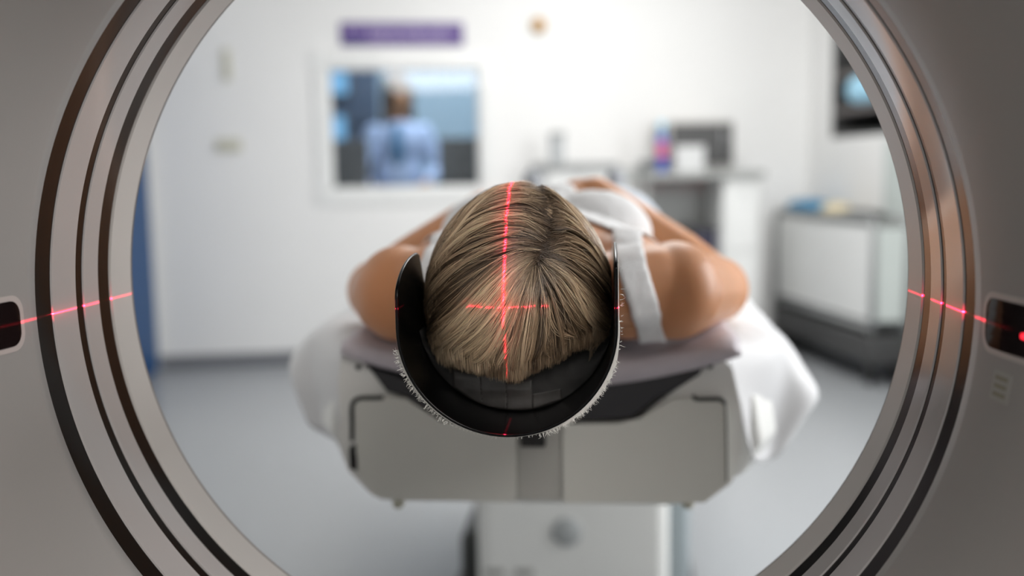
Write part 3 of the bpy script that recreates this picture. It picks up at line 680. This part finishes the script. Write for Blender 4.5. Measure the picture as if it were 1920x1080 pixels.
# white lining with frayed edge round the outside of the shell
bm = bmesh.new(); prof = []
for k in range(90):
    a = math.radians(192)+math.radians(168)*k/89; prof.append((math.cos(a), math.sin(a), 0))
for k in range(12): prof.append((1, 0, .052*(k+1)/12))
V = []
for k, (cx, cz, up) in enumerate(prof):
    f = k/len(prof); wd = float(np.interp(f, [0, .06, .2, .38, .5, .58, .76, .84, 1], [.0004, .0017, .0013, .0003, .0008, .0026, .0030, .0012, .0009]))*(1+.45*noise.noise(Vector((k*.55, 0, 0))))
    if up: wd *= max(.25, 1-up/.05)*.6
    r1 = HR+.0003; r2 = HR+.0006+wd; V.append([bm.verts.new((HX+r*cx, y, HZ+r*cz+up)) for r, y in ((r1, .779), (r2, .7795), (r2, .825), (r1, .825))])
for A_, B_ in zip(V, V[1:]):
    for i in range(4): bm.faces.new((A_[i], A_[(i+1) % 4], B_[(i+1) % 4], B_[i]))
bm.faces.new(V[0]); bm.faces.new(V[-1])
fl = obj('lining', bm, M['lint'], hr)
bm = bmesh.new()
for _ in range(1300):
    f = random.random(); k = int(f*(len(prof)-1)); cx, cz, up = prof[k]
    if (f > .8 and random.random() < .93) or (.3 < f < .5 and random.random() < .8): continue
    p = Vector((HX+(HR+.001+.0018*random.random())*cx, .779+random.random()*.004, HZ+(HR+.002)*cz+up)); dd_ = Vector((cx, random.uniform(-.5, .3), cz)).normalized()
    q = [p]; L_ = random.choice((.0018, .0025, .0035, .005))*(.5 if .25 < f < .5 else 1)
    for s_ in range(4): dd_ = (dd_+Vector([random.uniform(-.6, .6) for _ in range(3)])).normalized(); q.append(q[-1]+dd_*L_/4)
    tube(bm, q, [.00028, .00026, .0002, .00016, .0001], 3)
o = obj('frayed_thread', bm, M['lint'], fl); o['kind'] = 'stuff'

# ------------------------------------------------------------------ the patient
pt = thing('person', (0, 1.4, .875), 'person with blonde hair in a white tank top lying face up on the table', 'person')
NY_, dz = 0, .018
sh = [Vector((-.160, 1.165, .955)), Vector((.174, 1.165, .957))]; el = [Vector((-.232, 1.385, .934)), Vector((.240, 1.385, .934))]
wr_ = [at(905, 385, 1.50)+Vector((0, 0, -.005)), at(1116, 364, 1.50)]
prims = [('e', (.008, 1.24, .965), (.148, .13, .085)), ('e', (.008, 1.38, .968), (.152, .18, .098)), ('e', (-.055, 1.35, 1.015), (.075, .08, .055)), ('e', (.072, 1.35, 1.015), (.075, .08, .055)), ('e', (.008, 1.37, 1.01), (.08, .10, .056)),
         ('e', (.008, 1.50, .965), (.142, .16, .092)), ('e', (.008, 1.64, .958), (.16, .12, .085)),
         ('c', (.008, 1.14, .965), .055, (.010, 1.02, .965), .050), ('c', (-.03, 1.08, .965), .040, (-.125, 1.145, .965), .048), ('c', (.045, 1.08, .965), .040, (.14, 1.145, .968), .048),
         ('e', (-.09, 1.20, .965), (.07, .08, .062)), ('e', (.105, 1.20, .965), (.07, .08, .062)),
         # head, face up, crown to the camera
         ('e', (.010, .935, .992), (.073, .098, .080)), ('e', (.010, .955, .995), (.064, .085, .070)), ('e', (.010, 1.0, 1.012), (.046, .040, .044)), ('e', (.010, 1.022, 1.026), (.019, .016, .020)),
         ('c', (.010, .940, 1.062), .008, (.010, .972, 1.078), .0095), ('e', (.003, .974, 1.070), (.008, .008, .008)), ('e', (.017, .974, 1.070), (.008, .008, .008)),
         ('e', (-.018, .938, 1.052), (.014, .010, .011)), ('e', (.038, .938, 1.052), (.014, .010, .011)), ('e', (-.035, .965, 1.035), (.022, .022, .02)), ('e', (.055, .965, 1.035), (.022, .022, .02)),
         ('e', (-.062, .948, .985), (.008, .018, .030)), ('e', (.082, .948, .985), (.008, .018, .030))]
hands = []
for s in (0, 1):
    sg_ = -1 if s == 0 else 1
    prims += [('c', sh[s]+Vector((-.06*sg_, -.005, -.010)), .046, sh[s], .052), ('e', sh[s]+Vector((-.004*sg_, .004, .002)), (.054, .064, .058)), ('c', sh[s], .054, sh[s].lerp(el[s], .45), .050), ('c', sh[s].lerp(el[s], .45), .050, el[s], .044),
              ('e', el[s], (.046, .045, .046)), ('c', el[s], .043, el[s].lerp(wr_[s], .3), .043), ('c', el[s].lerp(wr_[s], .3), .043, wr_[s], .028)]
    inw = Vector((-sg_, .15 if s else .35, -.02)).normalized(); pc = wr_[s]+inw*.05; side = inw.cross(Vector((0, 0, 1))).normalized()
    prims.append(('c', wr_[s], .025, wr_[s]+inw*.03, .025))
    for k in range(4):
        b0 = pc+side*((k-1.5)*.019)*1.0+inw*.03; prims.append(('c', wr_[s]+inw*.02+side*((k-1.5)*.012), .014, b0, .0125))
        L_ = (.030, .035, .033, .025)[k]; a1 = b0+inw*L_+Vector((0, 0, -.006)); a2 = a1+inw*L_*.75+Vector((0, 0, -.013))
        prims += [('c', b0, .0105, a1, .0092), ('c', a1, .0092, a2, .0078)]
    th0 = wr_[s]+inw*.02-side*.02*1; th1 = th0+inw*.03-side*.028; prims += [('c', th0, .014, th1, .0105), ('c', th1, .0105, th1+inw*.028-side*.004, .009)]
me = blob(prims, .0042, 9)
body_o = link('body', me, M['skin'], pt, True)
from mathutils.bvhtree import BVHTree
_b = bmesh.new(); _b.from_mesh(me); tree = BVHTree.FromBMesh(_b); _b.free()
def face_z(x, y, lift=.0004):
    h = tree.ray_cast(Vector((x, y, 1.3)), Vector((0, 0, -1)))[0]; return Vector((x, y, (h.z if h else 1.05)+lift))
link('lips', blob([('e', (.010, .997, 1.058), (.020, .0045, .005)), ('e', (.010, 1.004, 1.056), (.017, .0045, .005))], .0015, 3), M['lips'], pt, True)
for s in (-1, 1):
    bm = bmesh.new(); tube(bm, [face_z(p.x, p.y) for p in sm([Vector((.010+s*x, y, 1)) for x, y in ((.014, .926), (.028, .921), (.044, .926))], 5)], .0022, 6); obj('eyebrow', bm, M['brow'], pt, True)
    bm = bmesh.new(); tube(bm, [face_z(p.x, p.y) for p in sm([Vector((.010+s*x, y, 1)) for x, y in ((.016, .944), (.028, .9475), (.041, .944))], 5)], .0011, 5); obj('closed_eyelid', bm, M['brow'], pt, True)

# tank top: a shell over the torso, its straps over the shoulders
def seg_d(p, a, b):
    ab = b-a; t = max(0, min(1, (p-a).dot(ab)/ab.dot(ab))); return (p-(a+ab*t)).length
def tank_f(p):                                   # > 0 inside the garment
    x = p.x-.008; ax = abs(x); arms = min(min(seg_d(p, sh[s], el[s])-.060, seg_d(p, el[s], wr_[s])-.046) for s in (0, 1))
    hem = 1.62-p.y
    arm_in = .150-ax if p.y > 1.2 else -1
    neck = p.y-(1.195+.035*(1-min(1, ax/.07)))
    hole = min(1, 1)
    bodyf = min(arms, neck, hem, (.122+.9*max(0, p.y-1.20))-ax)
    cx = .107+.30*max(0, 1.0-p.z)
    strap = min(.0150-abs(ax-cx), 1.30-p.y, p.y-1.0)
    return max(bodyf, min(strap, .06))
bm = bmesh.new(); bm.from_mesh(me)
val = {v.index: tank_f(v.co) for v in bm.verts}; bm.verts.ensure_lookup_table()
dele = [f for f in bm.faces if sum(val[v.index] for v in f.verts)/len(f.verts) < 0]
bmesh.ops.delete(bm, geom=dele, context='FACES')
# drop islands smaller than the garment itself
bm.verts.ensure_lookup_table(); seen = set(); comps = []
for v in bm.verts:
    if v in seen: continue
    st = [v]; seen.add(v); comp = []
    while st:
        q = st.pop(); comp.append(q)
        for e in q.link_edges:
            o2 = e.other_vert(q)
            if o2 not in seen: seen.add(o2); st.append(o2)
    comps.append(comp)
comps.sort(key=len); kill = [v for c_ in comps[:-1] for v in c_]
if kill: bmesh.ops.delete(bm, geom=kill, context='VERTS')
for it in range(14):
    new = {}
    for v in bm.verts:
        nb = [e.other_vert(v).co for e in v.link_edges if e.is_boundary]
        if len(nb) == 2: new[v] = v.co*.4+(nb[0]+nb[1])*.3
    for v, c_ in new.items(): v.co = c_
bm.normal_update()
for v in bm.verts: v.co += v.normal*(.0028+.0022*noise.noise(Vector((v.co.x*16, v.co.y*30, v.co.z*16)))+.001*noise.noise(v.co*70))
o = obj('tank_top', bm, M['tank'], pt, True); s = o.modifiers.new('t', 'SOLIDIFY'); s.thickness = .0022; s.offset = 1
link('trousers', blob([('e', (.008, 1.66, .965), (.175, .13, .096)), ('c', (-.085, 1.70, .972), .092, (-.10, 2.12, 1.0), .068), ('c', (.10, 1.70, .975), .100, (.115, 2.12, 1.0), .068),
                       ('c', (-.10, 2.12, 1.0), .066, (-.10, 2.5, .935), .048), ('c', (.115, 2.12, 1.0), .066, (.115, 2.5, .935), .048)], .009), M['trousers'], pt, True)
for x in (-.10, .115): link('sock', blob([('c', (x, 2.48, .93), .038, (x, 2.58, .925), .036), ('c', (x, 2.58, .925), .035, (x, 2.60, 1.08), .028)], .008), M['sock'], pt, True)

# hair: guide paths over the head, thousands of strands grown between them in locks
HC = np.array([.0105, .905, .985]); HS = np.array([.0870, .113, .1045])
G = [
 [(1012, 348), (975, 341), (930, 350), (895, 372), (868, 402), (848, 438)],
 [(1030, 375), (985, 362), (930, 368), (885, 395), (848, 440), (822, 478)],
 [(1032, 410), (990, 384), (930, 388), (880, 410), (840, 452), (806, 498)],
 [(1030, 435), (985, 408), (930, 405), (876, 428), (830, 470), (796, 520)],
 [(1025, 452), (985, 432), (935, 432), (882, 448), (830, 488), (792, 538)],
 [(1018, 462), (975, 448), (925, 455), (866, 480), (820, 515), (790, 558)],
 [(1015, 468), (970, 465), (915, 480), (855, 512), (812, 550), (789, 585)],
 [(1012, 470), (960, 478), (900, 520), (852, 568), (812, 606), (790, 632)],
 [(1010, 475), (960, 492), (905, 540), (858, 592), (818, 634), (797, 652)],
 [(1005, 480), (965, 508), (920, 560), (873, 612), (830, 650), (812, 664)],
 [(1002, 485), (970, 525), (935, 580), (900, 625), (860, 657), (842, 670)],
 [(1000, 490), (975, 540), (950, 595), (925, 640), (895, 672), (878, 680)],
 [(1000, 495), (985, 545), (968, 600), (950, 650), (938, 684), (930, 692)],
 [(1002, 497), (995, 550), (985, 610), (975, 655), (968, 690), (964, 700)],
 [(1006, 497), (1008, 550), (1006, 605), (1002, 650), (996, 674), (992, 684)],
 [(1010, 495), (1022, 545), (1030, 590), (1036, 628), (1038, 650), (1038, 664)],
 [(1012, 492), (1038, 535), (1056, 575), (1070, 608), (1078, 630), (1082, 640)],
 [(1015, 490), (1050, 528), (1076, 566), (1098, 600), (1118, 618), (1128, 626)],
 [(1018, 486), (1060, 515), (1092, 553), (1120, 588), (1142, 608), (1156, 614)],
 [(1020, 482), (1062, 502), (1100, 535), (1130, 568), (1150, 590), (1160, 598)],
 [(1022, 476), (1062, 486), (1102, 510), (1132, 542), (1150, 568), (1159, 582)],
 [(1025, 470), (1062, 470), (1100, 488), (1130, 518), (1148, 545), (1157, 565)],
 [(1030, 455), (1062, 450), (1096, 462), (1123, 488), (1142, 520), (1152, 545)],
 [(1035, 430), (1064, 428), (1092, 442), (1116, 468), (1135, 498), (1148, 528)],
 [(1036, 405), (1058, 408), (1084, 424), (1108, 450), (1128, 480), (1143, 512)],
 [(1036, 382), (1052, 388), (1076, 406), (1100, 434), (1120, 466), (1138, 500)],
 [(1026, 362), (1042, 368), (1064, 386), (1088, 414), (1110, 446), (1130, 482)],
 [(1015, 346), (1030, 352), (1052, 370), (1076, 398), (1098, 428), (1120, 462)]]
GN = []
for g_ in G: GN.append([(p.x, p.y) for p in sm([Vector((x, y, 0)) for x, y in g_], 6)])
GN = np.array(GN)                                # 28 x 31 x 2
def on_head(px, lift):                           # (n,2) pixels, (n,) lift -> points on the inflated head
    v = (ROT @ np.stack([px[:, 0]-960, 540-px[:, 1], np.full(len(px), -F)])).T; v /= np.linalg.norm(v, axis=1)[:, None]
    S = HS[None]+lift[:, None]; o_ = (CAM-HC)/S; d_ = v/S
    a = (d_*d_).sum(1); b = (o_*d_).sum(1); c = (o_*o_).sum(1)-1; disc = b*b-a*c
    t = np.where(disc > 0, (-b-np.sqrt(np.maximum(disc, 0)))/a, -b/a); P = o_+d_*t[:, None]
    P /= np.maximum(np.linalg.norm(P, axis=1), 1)[:, None]; return HC+P*S
MS = 15; strands = []; cols = []; rads = []
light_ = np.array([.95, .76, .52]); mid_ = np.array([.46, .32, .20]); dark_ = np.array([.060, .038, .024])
def lock(tc, spread, ns, h, tone, s0, s1, wav):
    for _ in range(ns):
        dt = RNG.normal()*spread; s = np.linspace(s0+RNG.uniform(0, .06), min(1, s1-RNG.uniform(0, .12)), MS); t = tc+dt*(1-.45*s)+wav*np.sin(s*5+tc*9)*.25
        t = np.clip(t, 0, len(G)-1.001); i = t.astype(int); f = t-i; u = s*(GN.shape[1]-1); k = np.minimum(u.astype(int), GN.shape[1]-2); q = u-k
        g0 = GN[i, k]*(1-q)[:, None]+GN[i, k+1]*q[:, None]; g1 = GN[i+1, k]*(1-q)[:, None]+GN[i+1, k+1]*q[:, None]
        px = g0*(1-f)[:, None]+g1*f[:, None]
        px = px+RNG.normal(0, 1.1, 2)[None]*s[:, None]*2+RNG.normal(0, 6, 2)[None]*np.maximum(0, 1-s*4)[:, None]
        dome = max(0, 1-(dt/(spread*1.9+1e-6))**2)
        lift = -.003+(h*dome+RNG.normal(0, .0007))*np.sin(np.pi*np.clip(s*.88+.07, 0, 1))**.7+.0035*np.sin(np.pi*s)
        P = on_head(px, lift)
        if tc < 7.6 or tc > 17.2:               # side hair goes on round the head towards the pad
            ex = []; p = P[-1].copy(); 
            for m_ in range(3):
                p = p+np.array([0, .010, -.016]); r_ = (p-HC)/HS; nr = np.linalg.norm(r_); p = HC+r_/nr*HS*.995; ex.append(p.copy())
            P = np.vstack([P, ex])
        else:
            e1 = P[-1]+np.array([0, .002, -.004]); P = np.vstack([P, [e1, e1+[0, .001, -.003], e1+[0, .002, -.006]]])
        strands.append(P)
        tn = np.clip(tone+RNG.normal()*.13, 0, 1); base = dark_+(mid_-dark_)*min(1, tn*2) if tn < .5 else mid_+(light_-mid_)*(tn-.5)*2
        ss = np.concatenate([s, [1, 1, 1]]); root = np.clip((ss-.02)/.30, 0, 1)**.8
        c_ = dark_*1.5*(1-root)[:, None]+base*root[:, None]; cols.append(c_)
        r0 = RNG.uniform(.00016, .00034); rads.append(r0*np.concatenate([np.ones(MS-2), [.9, .75], [.6, .4, .15]]))
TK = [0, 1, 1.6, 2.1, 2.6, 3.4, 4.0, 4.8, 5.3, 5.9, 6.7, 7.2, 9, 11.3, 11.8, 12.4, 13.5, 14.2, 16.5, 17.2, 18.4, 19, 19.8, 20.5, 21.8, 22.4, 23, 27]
TV = [.75, .75, .6, .1, .5, .75, .4, .1, .5, .3, .05, .7, .9, .85, .3, .8, .7, .3, .35, .8, .85, .5, .15, .45, .6, .25, .65, .6]  # dips paint the shadow gaps between locks darker, besides dyed lowlights
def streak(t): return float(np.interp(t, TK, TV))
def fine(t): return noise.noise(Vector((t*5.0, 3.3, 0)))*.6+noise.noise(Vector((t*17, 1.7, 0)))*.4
for q in range(420):                             # under layer, coloured darker as the shade beneath the locks
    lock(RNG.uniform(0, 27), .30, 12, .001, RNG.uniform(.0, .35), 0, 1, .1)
for q in range(620):                             # smooth body of the hair, streaked with dyed tones and painted shade between locks
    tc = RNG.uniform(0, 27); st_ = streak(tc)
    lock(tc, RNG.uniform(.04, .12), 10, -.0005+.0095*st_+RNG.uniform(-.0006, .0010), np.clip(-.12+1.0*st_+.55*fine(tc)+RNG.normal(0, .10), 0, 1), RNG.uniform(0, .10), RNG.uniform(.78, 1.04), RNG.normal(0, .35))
for q in range(46):                              # separate locks lying over it
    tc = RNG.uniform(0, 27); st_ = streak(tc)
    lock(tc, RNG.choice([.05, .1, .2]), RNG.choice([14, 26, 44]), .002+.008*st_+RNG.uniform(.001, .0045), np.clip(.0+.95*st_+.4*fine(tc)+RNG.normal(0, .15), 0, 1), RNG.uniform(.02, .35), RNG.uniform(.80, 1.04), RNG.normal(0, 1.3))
for q in range(70):                              # uneven tips of the fan over the pad
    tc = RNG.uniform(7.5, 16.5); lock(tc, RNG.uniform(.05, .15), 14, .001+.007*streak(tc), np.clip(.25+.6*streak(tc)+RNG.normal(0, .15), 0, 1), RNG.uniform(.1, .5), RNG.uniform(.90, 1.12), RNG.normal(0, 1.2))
for q in range(260):                             # hair falling back over the temples and sides of the head
    sd = 1 if q % 2 else -1; yb = RNG.uniform(.855, .968); tn = np.clip(RNG.normal(.55, .22), 0, 1); hh = RNG.uniform(-.002, .0015)
    for _ in range(12):
        y = yb+RNG.normal(0, .0035); f0 = 84 if y < .935 else 84-(y-.935)*1500; K = MS+3
        ph = np.radians(np.linspace(f0, -25+RNG.uniform(-5, 8), K)); yy = y-np.linspace(0, .030, K); kk = np.sqrt(np.clip(1-((yy-HC[1])/HS[1])**2, .05, 1))*(.978+hh*4)
        strands.append(np.stack([HC[0]+sd*np.cos(ph)*HS[0]*kk, yy, HC[2]+np.sin(ph)*HS[2]*kk*np.where(ph < 0, .9, 1)], 1))
        tt = np.clip(tn+RNG.normal()*.13, 0, 1); base = dark_+(mid_-dark_)*min(1, tt*2) if tt < .5 else mid_+(light_-mid_)*(tt-.5)*2
        cols.append(np.tile(base, (K, 1))); rads.append(np.full(K, .00032)*np.concatenate([np.ones(K-3), [.8, .5, .2]]))
P = np.array(strands); Cc = np.array(cols); Rr = np.array(rads)
# loose flyaway hairs
fly = []; 
for _ in range(150):
    t0 = RNG.uniform(0, 27); i = int(t0); a0 = RNG.uniform(0, .3); j = RNG.uniform(-2.5, 2.5); s = np.linspace(a0, a0+RNG.uniform(.3, .6), MS+3)
    t = np.clip(t0+j*(s-a0), 0, 26.99); ii = t.astype(int); f = t-ii; u = s*(GN.shape[1]-1); k = np.minimum(u.astype(int), GN.shape[1]-2); qq = u-k
    px = (GN[ii, k]*(1-qq)[:, None]+GN[ii, k+1]*qq[:, None])*(1-f)[:, None]+(GN[ii+1, k]*(1-qq)[:, None]+GN[ii+1, k+1]*qq[:, None])*f[:, None]
    fly.append(on_head(px, .006+RNG.uniform(.001, .010)*np.sin(np.pi*np.linspace(0, 1, MS+3))))
P = np.concatenate([P, np.array(fly)]); Cc = np.concatenate([Cc, np.tile(light_*1.1, (150, MS+3, 1))]); Rr = np.concatenate([Rr, np.full((150, MS+3), .00011)])
dx = P[..., 0]-HX; RC = HR-HT-.0012; lo_ = P[..., 2] < HZ; dzz = P[..., 2]-HZ; rad_ = np.sqrt(dx**2+dzz**2)
kk = np.where(lo_ & (rad_ > RC), RC/np.maximum(rad_, 1e-6), 1); P[..., 2] = np.where(lo_, HZ+dzz*kk, P[..., 2]); dx = np.where(lo_, dx*kk, np.where(P[..., 2] < 1.035, np.clip(dx, -RC, RC), dx)); P[..., 0] = HX+dx
N_, K_ = P.shape[:2]
T_ = np.gradient(P, axis=1); T_ /= np.linalg.norm(T_, axis=2)[..., None]+1e-12
nrm = (P-HC)/HS**2; nrm /= np.linalg.norm(nrm, axis=2)[..., None]; Bn = np.cross(T_, nrm); Bn /= np.linalg.norm(Bn, axis=2)[..., None]+1e-12; Nn = np.cross(Bn, T_)
V = np.stack([P+Rr[..., None]*(Bn*math.cos(a)+Nn*math.sin(a)) for a in (math.radians(90), math.radians(210), math.radians(330))], 2)  # N,K,3,3
verts = V.reshape(-1, 3); idx = np.arange(N_*K_*3).reshape(N_, K_, 3); fl_ = []
for a in range(3):
    b = (a+1) % 3; fl_.append(np.stack([idx[:, :-1, a], idx[:, :-1, b], idx[:, 1:, b], idx[:, 1:, a]], -1).reshape(-1, 4))
faces = np.concatenate(fl_); vcol = np.repeat(Cc.reshape(-1, 3), 3, 0)
# scalp layer under the strands
bm = bmesh.new(); bmesh.ops.create_uvsphere(bm, u_segments=64, v_segments=40, radius=1)
cv = []; 
for v in bm.verts:
    p = Vector((v.co.x*(HS[0]-.006), v.co.y*(HS[1]-.008), v.co.z*(HS[2]-.007)))
    if p.z < 0: p.z *= .66+.34*max(0, v.co.y)
    p = Vector(HC)+p
    if p.y > .95: p.y = .95+(p.y-.95)*.3
    if p.y > .92 and p.z > 1.04: p.z = 1.04+(p.z-1.04)*.3
    cv.append(tuple(p))
cf = [[v.index for v in f.verts] for f in bm.faces]; bm.free(); off = len(verts)
nv = off+len(cv); tot = faces.size+sum(len(f) for f in cf)
me = bpy.data.meshes.new('hair'); me.vertices.add(nv); me.vertices.foreach_set('co', np.concatenate([verts, np.array(cv)]).astype(np.float32).ravel())
loops = np.concatenate([faces.ravel(), np.array([i+off for f in cf for i in f])]); me.loops.add(len(loops)); me.loops.foreach_set('vertex_index', loops.astype(np.int32))
sizes = np.concatenate([np.full(len(faces), 4), np.array([len(f) for f in cf])]); starts = np.concatenate([[0], np.cumsum(sizes)[:-1]])
me.polygons.add(len(sizes)); me.polygons.foreach_set('loop_start', starts.astype(np.int32)); me.polygons.foreach_set('loop_total', sizes.astype(np.int32))
me.update(calc_edges=True)
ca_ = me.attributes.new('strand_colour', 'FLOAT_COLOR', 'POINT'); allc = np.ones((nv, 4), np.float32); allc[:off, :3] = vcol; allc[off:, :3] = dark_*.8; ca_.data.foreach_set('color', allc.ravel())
link('hair', me, M['hair'], pt, True)
